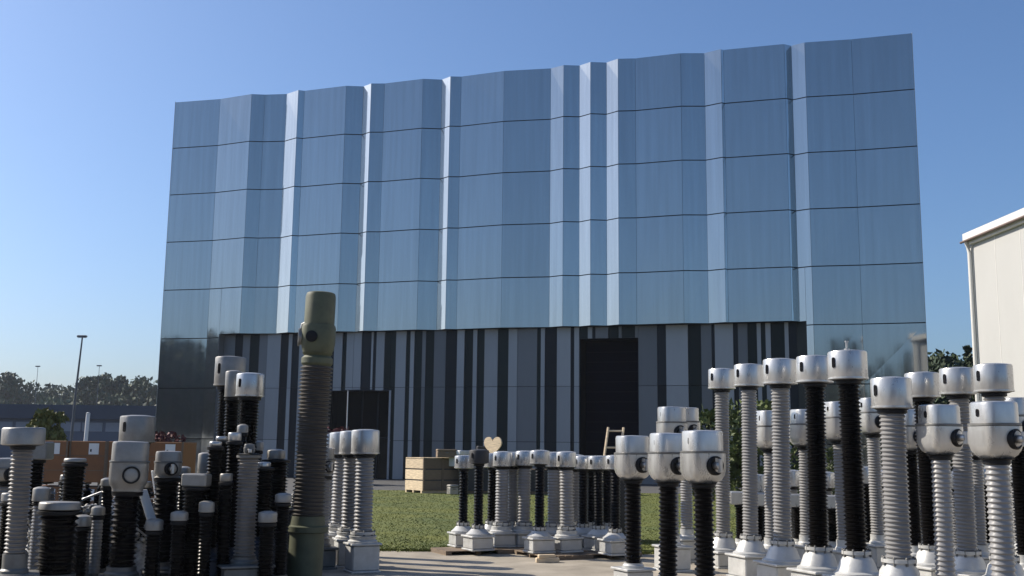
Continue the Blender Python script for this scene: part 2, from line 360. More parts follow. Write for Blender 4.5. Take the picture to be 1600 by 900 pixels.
# ------------------------------------------------------------------ beige hall on the right
bh = thing('beige_hall', 'pale beige rendered hall with white eaves at the right edge', 'building', (15.9, 36, 0))
bw = MB(); YL = 30.0; sx = .044
EZ = at(1524, 383, 36).z
bw.add([(0, 0, 0), (sx*YL, -YL, 0), (sx*YL, -YL, EZ), (0, 0, EZ), (20, 3, 0), (20, -YL, 0), (20, -YL, EZ), (20, 3, EZ)],
       [(0,3,2,1),(1,2,6,5),(4,5,6,7),(0,4,7,3)])
wall = bw.build('wall', M['beige'], bh)
for i in range(1, 12):
    y = -i * 1.6
    MB().add([(sx*-y - .005, y, .02), (sx*-y - .005, y - .025, .02), (sx*-y - .005, y - .025, EZ), (sx*-y - .005, y, EZ), (sx*-y + .03, y, .02), (sx*-y + .03, y - .025, .02), (sx*-y + .03, y - .025, EZ), (sx*-y + .03, y, EZ)],
             [(0,3,2,1),(0,1,5,4),(2,3,7,6),(1,2,6,5),(0,4,7,3)]).build('panel_seam', M['beige_trim'], wall)
ro = MB(); ov = -.2
ro.add([(ov, .2, EZ + .12), (sx*YL + ov, -YL, EZ + .12), (20, -YL, EZ + 2.4), (20, 3.5, EZ + 2.4), (ov, .2, EZ + .42), (sx*YL + ov, -YL, EZ + .42), (20, -YL, EZ + 2.75), (20, 3.5, EZ + 2.75)],
       [(0,1,2,3),(7,6,5,4),(0,4,5,1),(3,2,6,7),(0,3,7,4),(1,5,6,2)])
roof = ro.build('roof', M['beige_trim'], bh)
MB().tube([(ov - .06, .22, EZ + .12), (sx*YL + ov - .06, -YL, EZ + .12)], .045, 8).build('gutter', M['gutter'], roof, 50)
MB().add([(ov + .05, .15, EZ), (sx*YL + ov + .05, -YL, EZ), (sx*YL - .001, -YL, EZ), (-.001, .15, EZ), (ov + .05, .15, EZ + .11), (sx*YL + ov + .05, -YL, EZ + .11), (sx*YL - .001, -YL, EZ + .11), (-.001, .15, EZ + .11)],
         [(3,2,1,0),(4,5,6,7),(0,1,5,4),(3,7,6,2),(0,4,7,3)]).build('eaves_board', M['beige_trim'], bh)
MB().tube([(-.1, -.05, 0), (-.1, -.05, EZ - .3), (-.2, -.05, EZ + .1)], .07, 8).build('downpipe', M['beige_trim'], bh, 50)
MB().box(-.03, .12, -.12, .12, 0, EZ - .02).build('corner_trim', M['beige_trim'], bh)

# ------------------------------------------------------------------ trees
def leaf_quads(mb, cen, n, rad, size, rng, squash=1.0):
    for _ in range(n):
        while True:
            d = Vector((rng.uniform(-1, 1), rng.uniform(-1, 1), rng.uniform(-1, 1)))
            if d.length <= 1: break
        p = Vector(cen) + Vector((d.x * rad, d.y * rad, d.z * rad * squash))
        a = Vector((rng.gauss(0, 1), rng.gauss(0, 1), rng.gauss(0, .6))).normalized(); b = a.orthogonal().normalized()
        b = (Matrix.Rotation(rng.uniform(0, 6.28), 3, a) @ b); c = a.cross(b); s = size * rng.uniform(.6, 1.4)
        mb.add([p - b * s, p + c * s * .55, p + b * s, p - c * s * .55], [(0, 1, 2, 3)])
def tree_meshes(seed, h, w, kind, leaf, lm):
    """unit tree: returns trunk mesh and crown mesh"""
    rng = random.Random(seed); tr = MB(); cr = MB()
    if kind == 'conifer':
        tr.tube([(0, 0, 0), (.03, 0, h * .5), (0, 0, h * .98)], [h * .018, h * .011, h * .002], 7)
        z = h * .08
        while z < h:
            k = 1 - z / h; r = w * (k ** .85) * rng.uniform(.8, 1.1) + .05
            nb = 4 + int(6 * k)
            for i in range(nb):
                a = rng.uniform(0, 6.28); rr = r * rng.uniform(.7, 1.1)
                tr.tube([(0, 0, z), (rr * .9 * math.cos(a), rr * .9 * math.sin(a), z - rr * .12)], [h * .004, h * .001], 4)
                for q in (.3, .55, .8, 1.0):
                    leaf_quads(cr, (rr * q * math.cos(a), rr * q * math.sin(a), z - rr * .14 * q), 5, .16 * rr + .12, leaf, rng, .6)
            z += h * .045
    else:
        tr.tube([(0, 0, 0), (.02 * h, .01 * h, h * .3), (.0, .02 * h, h * .62)], [h * .022, h * .016, h * .006], 8)
        ncl = 26 if kind == 'tree' else 16
        for i in range(ncl):
            z = h * (rng.uniform(.28, .97) if kind == 'tree' else rng.uniform(.1, .95)); k = max(0, 1 - abs((z / h - .56) / .52) ** 2.2); a = rng.uniform(0, 6.28)
            rr = w * math.sqrt(k) * math.sqrt(rng.uniform(.15, 1)) * .85; c = Vector((rr * math.cos(a), rr * math.sin(a), z))
            st = Vector((0, .015 * h, min(z * .7, h * .6)))
            tr.tube([st, (st + c) / 2 + Vector((0, 0, -.02 * h)), c], [h * .007, h * .005, h * .002], 5)
            leaf_quads(cr, c, 80, w * rng.uniform(.24, .42), leaf, rng, .75)
        leaf_quads(cr, (0, 0, h * .6), 160, w * .8, leaf, rng, .9)
    return tr.mesh('trunk', M['bark']), cr.mesh('crown', lm)
def plant(name, ms, loc, sc, rz, label, cat, group=None, crown='crown'):
    t = thing(name, label, cat, loc, rz, group); t.scale = (sc, sc, sc)
    link('trunk', ms[0], t); link(crown, ms[1], t); return t
con = [tree_meshes(s, 10, 1.9, 'conifer', .28, M['leaf_dark']) for s in (1, 2, 3)]
dec = [tree_meshes(s, 10, 3.6, 'tree', .26, M['leaf_dark']) for s in (4, 5, 6)]
for i, (px, top, D_, k, lab) in enumerate([(1466, 553, 82, 'd', 'dark broad tree against the mirror hall right corner'), (1487, 563, 86, 'c', 'small dark conifer in the gap left of the pointed one'),
                                      (1517, 541, 80, 'c', 'pointed conifer nearest the beige hall downpipe'), (1500, 556, 78, 'd', 'low dark tree between the two conifers')]):
    b = at(px, 650, D_); h = at(px, top, D_).z
    plant('conifer' if k == 'c' else 'tree', con[i % 3] if k == 'c' else dec[i % 3], (b.x, D_, -.012), h / 10, i * 1.3, lab, 'tree', 'trees in the gap beside the beige hall')
# trees outside the view that the mirror cladding reflects
rng = random.Random(11); labL = 'tall dark tree left of the yard, seen only mirrored in the cladding'; labB = 'tall conifer behind the viewer, seen only mirrored in the cladding'
for i in range(34):
    x = (-58 if i % 2 else -70) - 8 * rng.random(); y = 54 - i * 2.0; plant('tree', dec[i % 3], (x, y, -.012), rng.uniform(1.15, 1.5), i, labL, 'tree', 'mirrored trees left of the yard')
for i in range(16):
    x = -33 + i * 2.6 + rng.uniform(-1, 1); y = -62 - 9 * rng.random(); plant('conifer', con[i % 3], (x, y, -.012), rng.uniform(1.5, 2.05), i, labB, 'tree', 'mirrored conifers behind the viewer')
# shrubs before the hall
shr = [tree_meshes(s, 3, 1.3, 'shrub', .10, M['leaf_mid']) for s in (21, 22, 23)]
for i, (px, top, D_, sc, lab) in enumerate([(1112, 618, 38, 1, 'leafy green shrub before the striped wall, left of the tall units'), (1172, 632, 39, 1, 'green shrub behind the second tall grey unit'),
                                        (1232, 668, 37, 1, 'dark green shrub glimpsed behind the tall black unit'), (1285, 690, 36, 1, 'low shrub glimpsed between the two tall black units')]):
    b = at(px, 700, D_); h = at(px, top, D_).z; plant('shrub', shr[i % 3], (b.x, D_, .03), h / 3, i * 2.0, lab, 'shrub', 'shrubs before the hall', 'foliage')
sap = tree_meshes(31, 3, .8, 'tree', .10, M['leaf_pale']); b = at(76, 690, 34)
plant('sapling', sap, (b.x, 34, -.012), at(76, 640, 34).z / 3, 0, 'yellow-green sapling beside the brown crates', 'tree')
redm = tree_meshes(33, 1.6, .75, 'shrub', .08, M['leaf_red'])
b = at(250, 690, 44); plant('shrub', redm, (b.x, 44, -.012), at(250, 668, 44).z / 1.6, 0, 'dark red shrub by the left foot of the mirror hall', 'shrub', None, 'foliage')
b = at(515, 690, 52); plant('shrub', redm, (b.x, 52, -.012), at(516, 660, 52).z / 1.6, 1, 'red shrub behind the tall green bushing, at the glazed entrance', 'shrub', None, 'foliage')

# ------------------------------------------------------------------ hills, far works, lamp posts
hl = MB(); xs = [-420 + 12 * i for i in range(60)]; ys = [190, 215, 245, 290, 350, 430]
def hz(x, y):
    t = (y - 190) / 240; base = 12.5 * min(1, t * 2.2) + 4 * math.sin(x * .017 + 1) * t + 2 * math.sin(x * .05)*t
    return -.02 + max(0, base) * (1.0 if x < -20 else max(.35, 1 - (x + 20) / 260))
hl.add([(x, y, hz(x, y)) for y in ys for x in xs], [(j*60+i, j*60+i+1, (j+1)*60+i+1, (j+1)*60+i) for j in range(5) for i in range(59)])
tag(hl.build('hill', M['terrain'], None, 60), kind='structure')
wd = MB(); rng = random.Random(5)
for i in range(420):
    y = rng.uniform(195, 330); x = rng.uniform(-.62 * y, -.02 * y); h = rng.uniform(3.5, 9.5) * (.8 if y < 230 else 1); z0 = hz(x, y)
    for k in range(7):
        zz = z0 + h * rng.uniform(.35, .9); leaf_quads(wd, (x + rng.uniform(-2.2, 2.2), y + rng.uniform(-2, 2), zz), 16, rng.uniform(1.3, 2.2), .62, rng, .8)
tag(wd.build('hillside_wood', M['leaf_far']), 'distant wooded hillside beyond the low blue works', 'wood', kind='stuff')
for i, (px, top, D_, lab) in enumerate([(20, 588, 250, 'round distant tree crown at the far left of the ridge'), (146, 592, 245, 'rounded tree on the ridge just right of the tall lamp post'), (174, 588, 240, 'tallest round tree on the ridge beside the mirror hall'),
                                   (222, 591, 238, 'round ridge tree touching the mirror hall edge')]):
    b = at(px, 620, D_); zt = at(px, top, D_).z; z0 = hz(b.x, D_)
    ms = tree_meshes(60 + i, 10, 4.4, 'tree', .42, M['leaf_far']); plant('tree', ms, (b.x, D_, z0 - .05), max(.5, (zt - z0) / 10), i, lab, 'tree', 'trees standing out on the ridge')
fw = thing('far_works', 'long low dark blue works hall below the wooded hillside', 'building', (-45, 95, 0)); x0, x1 = -40, 24
zt = at(120, 633, 95).z; zr = at(120, 655, 95).z
MB().box(x0, x1, 0, 25, -.012, zr).build('wall', M['wall_blue'], fw)
rr_ = MB().box(x0 - .4, x1 + .4, -.5, 25.4, zr + .001, zt).build('roof', M['roof_blue'], fw)
z0, z1 = at(120, 674, 95).z, at(120, 660, 95).z
for i in range(16):
    xa = x0 + 1 + i * 4; w_ = MB().box(xa, xa + 3.7, -.06, -.002, z0, z1).build('window', M['win_pale'], fw)
    MB().box(xa + 1.8, xa + 1.9, -.09, -.061, z0, z1).build('glazing_bar', M['wall_blue'], w_)
for px, top, D_, lean, lab in [(116, 525, 62, .25, 'tall lamp post standing against the sky at left'), (147, 571, 120, 0, 'smaller distant lamp post above the ridge'), (50, 572, 130, 0, 'faint thin mast on the ridge at far left')]:
    b = at(px - (6 if lean else 0), 690, D_); zt = at(px, top, D_).z; o = thing('lamp_post', lab, 'lamp post', (b.x, D_, -.012), 0, 'lamp posts beyond the yard')
    MB().tube([(0, 0, 0), (lean * .4, 0, zt * .6), (lean, 0, zt - .05)], [q * (1 if lean else .55) for q in (.10, .07, .045)], 8).build('pole', M['pole'], o, 50)
    hd = MB().box(lean - .3, lean + .26, -.12, .12, zt - .06, zt + .06, None, .03).build('lamp_head', M['pole'], o)
    MB().box(lean - .26, lean + .2, -.1, .1, zt - .085, zt - .061).build('lens', M['ledglass'], hd)
p = at(132, 685, 33); o = thing('marker_post', 'short white post behind the brown crates', 'post', (p.x, 33, 0))
zt = at(132, 647, 33).z
MB().tube([(0, 0, -.012), (.06, 0, zt)], .06, 10).build('shaft', M['white'], o, 50); MB().lathe([(.065, zt), (.065, zt + .03), (.02, zt + .06)], 10, .06).build('end_cap', M['galv'], o)

# ------------------------------------------------------------------ electrical apparatus
def shed_prof(z0, z1, rs, rc, pitch, alt=0.0):
    n = max(3, round((z1 - z0) / pitch)); p = (z1 - z0) / n; out = [(rc, z0)]
    for i in range(n):
        r = rs * (1 - alt * (i % 2)); a = z0 + i * p
        out += [(rc, a + .12 * p), (r, a + .36 * p), (r, a + .50 * p), (rc, a + .86 * p)]
    return out + [(rc, z1)]
AZ = lambda deg: (math.sin(R(deg)), -math.cos(R(deg)))        # 0 = toward the viewer, + = right
def can_prof(r, z0, z1, e=.02):
    return [(r * .86, z0), (r * .97, z0 + .012), (r, z0 + .03), (r, z1 - e), (r - e * .3, z1 - e * .3), (r - e, z1), (r * .45, z1 + .012), (.001, z1 + .014)]
def pedestal(t, zb, w, m, rz=0.12, z0=0.0, box=True):
    mx = Matrix.Rotation(rz, 4, 'Z')
    p_ = MB().box(-w*.44, w*.44, -w*.44, w*.44, z0 + .03, zb - .03, mx, .015).build('base_tank', m, t)
    MB().box(-w*.5, w*.5, -w*.5, w*.5, zb - .029, zb, mx, .006).build('top_plate', m, p_)
    MB().box(-w*.48, w*.48, -w*.48, w*.48, z0, z0 + .029, mx, .006).build('foot_plate', m, p_)
    if box: MB().box(-w*.2, w*.2, -w*.44 - .05, -w*.441, z0 + (zb-z0)*.35, z0 + (zb-z0)*.8, mx, .01).build('terminal_box', m, p_)
    return p_
def unit(px, D_, ytop, label, capw, caph, colw, col, zcol, zbox, group, head='can', pw=.46, capm='cap', basem='galv', zg=0.0, slot=-46, port=36, pitch=.042,
         name='instrument_transformer', cat='transformer', dark_neck=True, stud=False, ymid=None, seg=28, tilt=0.0, cone=True, rz=.38, alt=0.0, tbx=False, ring=False):
    """one post-type unit: square tank, flared cone, shedded insulator, metal head; sizes in metres"""
    b = at(px, ymid or (ytop + 130), D_); H = at(px, ytop, D_).z - zg
    va = math.degrees(math.atan2(b.x, D_)); port -= va; slot = None if slot is None else slot - va
    t = thing(name, label, cat, (b.x, D_, zg), 0, group); t.rotation_euler = (random.uniform(-.010, .010), tilt + random.uniform(-.012, .012), random.uniform(-.06, .06))
    r = capw / 2; rc = colw / 2
    zc1 = H - caph
    if zbox > .06: pedestal(t, zbox, pw, M[basem], rz, 0.0, tbx)
    if cone:
        MB().lathe([(pw*.47, zbox + .001), (pw*.47, zbox + .025), (pw*.40, zbox + .045), (rc * 1.45, zbox + (zcol - zbox)*.62), (rc * 1.12, zcol - .05), (rc * 1.12, zcol - .035), (rc*1.3, zcol - .034), (rc * 1.3, zcol)], seg).build('foot_cone', M[basem], t, 35)
        bl = MB()
        for k in range(8):
            a = k * math.pi / 4 + .2; bl.lathe([(.014, zcol - .06), (.014, zcol + .014), (.008, zcol + .02)], 6, rc * 1.2 * math.cos(a), rc * 1.2 * math.sin(a))
        tag(bl.build('flange_bolts', M['galv_dull'], t), kind='stuff')
    else:
        MB().lathe([(rc * 1.25, zbox + .001), (rc * 1.25, zbox + .03), (rc * 1.08, zbox + .05), (rc * 1.08, zcol)], seg).build('foot_collar', M[basem], t, 35)
    MB().lathe(shed_prof(zcol + .001, zc1 - .05, rc, rc * (.87 if col == 'grey_p' else .82), pitch, alt), seg).build('insulator', M[col], t, 40)
    MB().lathe([(rc * .98, zc1 - .049), (rc * 1.12, zc1 - .04), (rc * 1.12, zc1 - .012), (r * .84, zc1 - .001)], seg).build('neck_flange', M['black' if dark_neck else capm], t, 35)
    if head == 'can':
        h = MB().lathe(can_prof(r, zc1, H), 36).build('head', M[capm], t, 40)
        MB().lathe([(r * 1.03, zc1 + .008), (r * 1.03, zc1 + .026)], 36).build('rim', M[capm], h, 40)
    elif head == 'plate':
        h = MB().lathe([(r * .9, zc1), (r, zc1 + .01), (r, H - .02), (r * .96, H - .005), (r * .9, H), (.001, H + .004)], 36).build('head', M[capm], t, 40)
    elif head == 'box':
        h = MB().box(-r, r, -r * .8, r * .8, zc1, H, None, .015).build('head', M[capm], t)
    else:                                                     # current transformer: rounded tank under a lid
        zs = zc1 + caph * .60
        h = MB().lathe([(rc * 1.0, zc1), (max(rc * 1.1, r * .60), zc1 + caph*.015), (r * .80, zc1 + caph * .07), (r * .93, zc1 + caph * .15), (r, zc1 + caph * .25), (r, zs - .016)], 40, sq=5.0, ph=.25).build('head', M[capm], t, 38)
        MB().lathe([(r * 1.0, zs - .015), (r * 1.05, zs - .011), (r * 1.05, zs + .007), (r, zs + .010)], 40, sq=3.6, ph=.25).build('seam_ring', M['galv_dull'], h, 38)
        MB().lathe([(r * .96, zs + .009), (r * .96, H - .03), (r * .93, H - .008), (r * .86, H), (.001, H + .008)], 40, sq=3.4, ph=.25).build('lid', M[capm], h, 40)
        ax, ay = AZ(port); zp = zc1 + caph * .34
        rot = Matrix.Translation((ax * r * .92, ay * r * .92, zp)) @ Vector((ax, ay, 0)).to_track_quat('Z', 'Y').to_matrix().to_4x4()
        if ring:
            MB().lathe([(r*.46, -.05), (r*.46, .05), (r*.37, .05), (r*.37, -.05)], 32, m=rot).build('ring_mark', M['black'], h, 40); MB().lathe([(r*.36, -.05), (r*.36, .035), (r*.2, .042)], 28, m=rot).build('ring_disc', M[capm], h, 40)
        pr_ = None if ring else MB().lathe([(r*.50, -.02), (r*.50, .035), (r*.42, .045), (r*.40, .02)], 28, m=rot).build('port_ring', M['black'], h, 40)
        if not ring: MB().lathe([(r*.20, -.01), (r*.20, .09), (r*.12, .10)], 16, m=rot).build('terminal', M['brass'], pr_, 40)
        if not ring: MB().box(-.02, .02, -r*.36, r*.36, .075, .12, rot, .006).build('terminal_bar', M['brass'], pr_)
    if slot is not None and head in ('can', 'ct'):
        ax, ay = AZ(slot); rr = r if head == 'can' else r * .965; zm = (zc1 + H) / 2 + caph * (.08 if head == 'can' else .30); sh = caph * (.30 if head == 'can' else .10)
        rot = Matrix.Translation((ax * rr, ay * rr, zm)) @ Vector((ax, ay, 0)).to_track_quat('Z', 'Y').to_matrix().to_4x4()
        # local: Z outwards, find the in-plane axis that is vertical
        pts = []
        for k in range(16):
            a = k * math.pi / 8; pts.append((capw * .055 * math.cos(a), (sh - capw * .055) * (1 if math.sin(a) > 0 else -1) * (1 if abs(math.sin(a)) > .01 else 0) * .5 + capw * .055 * math.sin(a)))
        up = rot.to_3x3() @ Vector((0, 1, 0)); 
        if abs(up.z) < .5: pts = [(b_, a_) for a_, b_ in pts][::-1]
        MB().prism(pts, -.02, .006, rot).build('sight_glass', M['slot'], h)
    if stud: MB().lathe([(.03, H + .01), (.03, H + .03), (.012, H + .031), (.012, H + .10), (.02, H + .101), (.02, H + .115)], 10).build('stud', M['brass'], t, 40)
    return t

GT = 'tall units with round aluminium heads on the right'
# px, D, ytop, capw, caph, colw, colour, label
for px, D_, yt, col, st, zc_, lab in [
    (1128, 16.4, 577, 'grey_p', 0, .5, 'tall grey unit with round aluminium head, leftmost and farthest of the tall row'),
    (1170, 15.0, 570, 'grey_p', 0, .57, 'tall grey unit with round head, second from left in the tall row'),
    (1219, 13.1, 562, 'grey_p', 0, .66, 'tall pale grey unit just left of the two tall black ones'),
    (1275, 12.3, 557, 'brown_p', 0, .66, 'tall black unit with round head, the left of two side by side'),
    (1335, 11.4, 549, 'brown_p', 1, .70, 'tallest black unit with a small stud on its round head')]:
    unit(px, D_, yt, lab, .41, .31, .235 if col != 'grey_p' else .225, col, zc_, zc_ - .25, GT, stud=bool(st), ymid=740, pw=.52)
unit(1399, 10.4, 591, 'thick grey unit with round head, nearest and lowest of the round-headed row', .385, .30, .25, 'grey_p', .72, .42, GT, ymid=740, pw=.5)
for px, D_, yt, col, lab in [(1451, 13.2, 583, 'brown_p', 'black unit with round head behind the thick grey one'), (1505, 12.5, 576, 'grey_p', 'grey unit with round head left of the rightmost round head'),
                        (1562, 11.8, 570, 'grey_p', 'rightmost round-headed grey unit, against the beige wall')]:
    unit(px, D_, yt, lab, .41, .31, .235, col, .62, .38, GT, ymid=740, pw=.5)
GC = 'units with ported square-shouldered heads'
for px, D_, yt, col, lab, cw in [(989, 13.6, 681, 'brown_p', 'leftmost of three black units with ported bulbous heads', .40), (1042, 12.2, 677, 'brown_p', 'middle of three black units with ported bulbous heads', .40),
                        (1100, 11.3, 673, 'brown_p', 'nearest black unit with ported bulbous head, right of three', .40)]:
    unit(px, D_, yt, lab, cw, .55, .215, col, .33, .27, GC, head='ct', ymid=780, pw=.42, cone=False, pitch=.05)
for px, D_, yt, lab in [(1470, 10.2, 633, 'grey unit with ported head in front, left of the pair at the right edge'), (1561, 8.9, 628, 'grey unit with ported head nearest the right edge of the photo')]:
    unit(px, D_, yt, lab, .34, .47, .185 if px < 1500 else .195, 'grey_p', .40, .30, GC, head='ct', ymid=760, pw=.42, cone=False, pitch=.045, port=62)
for px, D_, yt, lab, col in [(1049, 15.8, 636, 'pale ported head rising behind the middle black unit, left one', 'grey_p'), (1072, 17.2, 637, 'pale ported head behind the nearest black unit, right of its twin', 'grey_p'),
                        (1203, 15.6, 642, 'grey unit whose ported head peeks left of the tall pale grey column', 'grey_p'), (1257, 16.2, 640, 'pale ported head peeking left of the left tall black column', 'grey_p'),
                        (1316, 15.4, 628, 'ported head half hidden between the two tall black columns', 'grey_p'), (1425, 14.6, 640, 'ported head tucked behind the thick grey column', 'brown_p'),
                        (1524, 14.8, 650, 'ported head glimpsed between the two right grey columns', 'grey_p'), (1595, 13.4, 622, 'ported head cut by the right edge of the photo', 'brown_p'),
                        (1368, 16.5, 622, 'small ported head behind and right of the tallest black unit', 'grey_p')]:
    unit(px, D_, yt, lab, .40, .56, .205, col, .5, .36, 'rear row of ported heads', head='ct', ymid=740, pw=.45, cone=False, seg=22, port=40)
# low boxed posts behind the right row
for px, D_, yt, lab in [(1158, 17.3, 768, 'low post with flat pale box head between the two leftmost tall columns'), (1200, 16.9, 770, 'low post with flat pale box head beside the third tall column'),
                        (1248, 17.4, 772, 'low post with flat pale box head left of the first black column'), (1302, 17.0, 774, 'low post with flat box head between the black columns'), (1365, 18.0, 770, 'low post with flat box head behind the thick grey unit')]:
    unit(px, D_, yt, lab, .42, .2, .2, 'brown_p', .35, .25, 'low box-headed posts', head='box', ymid=800, pw=.5, cone=False, slot=None, seg=18)

# middle row on pallets
def pallet(name, x, y, rz, label, w=1.2, d=.8, m='wood'):
    t = thing('pallet', label, 'pallet', (x, y, 0), rz, 'pallets under the middle row')
    rn = MB().box(-w/2, w/2, -.05, .05, .012, .052).mesh('runner', M[m]); bd = MB().box(-w/2 + .001, w/2 - .001, -.055, .055, 0, .012).mesh('bottom_board', M[m])
    for k in (-1, 0, 1): link('runner', rn, t, (0, k * (d/2 - .05), 0)); link('bottom_board', bd, t, (0, k * (d/2 - .055), 0))
    tb = MB().box(-.055, .055, -d/2, d/2, .052, .068).mesh('top_board', M[m])
    for k in range(7): link('top_board', tb, t, (-w/2 + .06 + k * (w - .12) / 6, 0, 0))
    return t
GM = 'middle row of small units on pallets'
MU = [(724, 18.5, 712, 'brown_p', 'leftmost small black unit of the middle row'), (748, 17.9, 703, 'brown_p', 'second small black unit from the left in the middle row'), (784, 18.6, 706, 'grey_p', 'small grey unit right of the two leftmost black ones'),
      (818, 18.7, 705, 'grey_p', 'small grey unit just left of the lone black one'), (843, 17.6, 704, 'brown_p', 'lone small black unit between grey ones'), (866, 18.6, 707, 'grey_p', 'small grey unit just right of the lone black one'),
      (886, 17.8, 706, 'grey_p', 'rightmost small grey unit of the middle row'), (911, 18.5, 713, 'brown_p', 'first of three small black units left of the big ported heads'), (936, 18.1, 713, 'brown_p', 'second of three small black units left of the big ported heads'),
      (961, 17.4, 712, 'brown_p', 'third small black unit, touching the leftmost big ported head')]
for i, (px, D_, yt, col, lab) in enumerate(MU):
    unit(px, D_, yt, lab, .33, .25 if col == 'grey_p' else .22, .235 if col == 'grey_p' else .165, col, .40, .24, GM, zg=.07, ymid=790, pw=.43, capm='cap' if i != 1 else 'dirt_dark', pitch=.05, seg=22, rz=.45)
for k, (i0, lab) in enumerate([(0, 'pallet under the two leftmost small black units'), (2, 'pallet under the left small grey units'), (4, 'pallet under the lone small black unit'),
                               (7, 'pallet at the right end of the middle row')]):
    a = at(MU[i0][0], 790, MU[i0][1]); i1 = [1, 3, 6, 9][k]; b = at(MU[i1][0], 790, MU[i1][1])
    pallet('pallet', (a.x + b.x) / 2, (a.y + b.y) / 2, math.atan2(b.y - a.y, b.x - a.x), lab, abs(b.x - a.x) + .42, 1.15, 'wood_old_or_shaded')
p = at(855, 862, 16.9); MB_ = MB()
o = thing('timber_block', 'short bright timber offcut lying before the middle row pallets', 'timber', (p.x, 16.75, 0), .1)
MB().box(-.18, .18, -.05, .05, 0, .07, None, .006).build('board', M['wood'], o); MB().box(-.15, .12, -.04, .04, .071, .12, Matrix.Rotation(.2, 4, 'Z'), .006).build('board', M['wood'], o)

# crates and clutter at the back of the lawn
def crate(px0, pxc, px1, ytop, D_, label, rz, mlit, mdark, nb=3, group=None, wl=1.1):
    b = at(pxc, 740, D_); H = at(pxc, ytop, D_).z - .035
    t = thing('wooden_crate', label, 'crate', (b.x, D_, .035), rz, group); Lf = (px1 - pxc) / FPX * D_ / math.cos(rz) ; Ld = wl
    MB().box(.03, Lf - .03, .03, Ld - .03, .10, H - .03).build('inner_box', M['dirt_dark'], t)
    h = (H - .1) / nb
    for k in range(nb):
        z0, z1 = .1 + k * h, .1 + (k + 1) * h - .05
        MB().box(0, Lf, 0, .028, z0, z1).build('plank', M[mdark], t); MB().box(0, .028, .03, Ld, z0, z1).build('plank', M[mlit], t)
    for y in (.06, Ld / 2, Ld - .12): MB().box(0, Lf, y, y + .1, 0, .099).build('skid', M[mlit], t)
    for x in (.0, Lf * .5, Lf - .09): MB().box(x, x + .09, -.025, -.001, .1, H).build('batten', M[mdark], t)
    for k in range(6): MB().box(.0, Lf, k * Ld / 6 + .003, (k + 1) * Ld / 6 - .003, H - .029, H).build('lid_board', M[mlit], t)
    return t
crate(632, 661, 716, 715, 41.2, 'pale wooden crate with sunlit end on the back of the lawn', .62, 'wood', 'wood_old_or_shaded', 3, None, 1.35)  # front planks take the dark boards: their shade is put into the colour
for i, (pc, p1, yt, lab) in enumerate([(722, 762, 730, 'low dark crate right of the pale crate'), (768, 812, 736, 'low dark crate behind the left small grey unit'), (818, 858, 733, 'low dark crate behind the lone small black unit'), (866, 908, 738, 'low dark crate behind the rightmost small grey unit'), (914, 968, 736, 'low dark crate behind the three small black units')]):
    crate(pc - 10, pc, p1, yt, 41.6 + .3 * (i % 2), lab, .12, 'wood_old_or_shaded', 'dirt_dark', 2, 'low dark crates at the back of the lawn', .9)
def clutter(px, D_, ybot, ytop, w, d, label, name, cat, m, z0, shape='box'):
    b = at(px, ybot, D_); h = at(px, ytop, D_).z - z0
    t = thing(name, label, cat, (b.x, D_, z0), .3)
    return t, h
# pale cases on the crates, heart-shaped board
zA = at(700, 715, 41.2).z
def case(px, D_, z0, w, d, h, rz, label, m, name='equipment_case', cat='case'):
    b = at(px, 720, D_); t = thing(name, label, cat, (b.x, D_, z0), rz)
    bd = MB().box(-w/2, w/2, -d/2, d/2, 0, h * .72, None, .02).build('body', M[m], t); MB().box(-w/2 - .01, w/2 + .01, -d/2 - .01, d/2 + .01, h * .721, h, None, .03).build('lid', M[m], t)
    MB().box(-.06, .06, -d/2 - .03, -d/2 - .001, h * .5, h * .6).build('latch', M['galv_dull'], bd); return t
case(697, 41.8, zA + .002, .75, .5, .32, .2, 'small brown case on top of the pale crate', 'wood_old_or_shaded')
case(723, 42.1, at(740, 730, 41.7).z + .02, 1.0, .6, .62, .9, 'white case standing behind the leftmost small black unit', 'white')
case(755, 41.9, at(740, 730, 41.7).z + .02, .5, .5, .8, .1, 'dark case between the white case and the heart-shaped board', 'dirt_dark')
for px, lab in [(708, 'small white box at the foot of the first dark crate'), (924, 'small white box seen between the small black units')]:
    case(px, 40.6, .036, .34, .34, .36, .5, lab, 'cap_dull', 'white_box', 'box')
hp = at(771, 712, 41.5); ht = thing('heart_board', 'pale heart-shaped wooden board propped above the middle row', 'board', (hp.x, 41.4, at(800, 736, 41.6).z))
ht.rotation_euler.z = -.75; ht.location.z = at(790, 736, 41.6).z + .01; hh = at(771, 682, 41.4).z - ht.location.z
pts = []
for k in range(40):
    a = 2 * math.pi * k / 40; pts.append((16 * math.sin(a) ** 3 / 34 * .72, (13 * math.cos(a) - 5 * math.cos(2*a) - 2 * math.cos(3*a) - math.cos(4*a)) / 34))
yl = min(q[1] for q in pts); sc = .78 / (max(q[1] for q in pts) - yl); pts = [(x * sc * 1.5, (y - yl) * sc + hh - .8) for x, y in pts]
MB().prism(pts[::-1], 0, .06, Matrix.Rotation(R(90), 4, 'X')).build('board', M['wood'], ht)
MB().box(-.04, .04, .005, .06, 0, hh - .3).build('prop', M['wood_old_or_shaded'], ht); MB().box(-.3, .3, -.2, .25, -.008, 0).build('foot', M['wood_old_or_shaded'], ht)
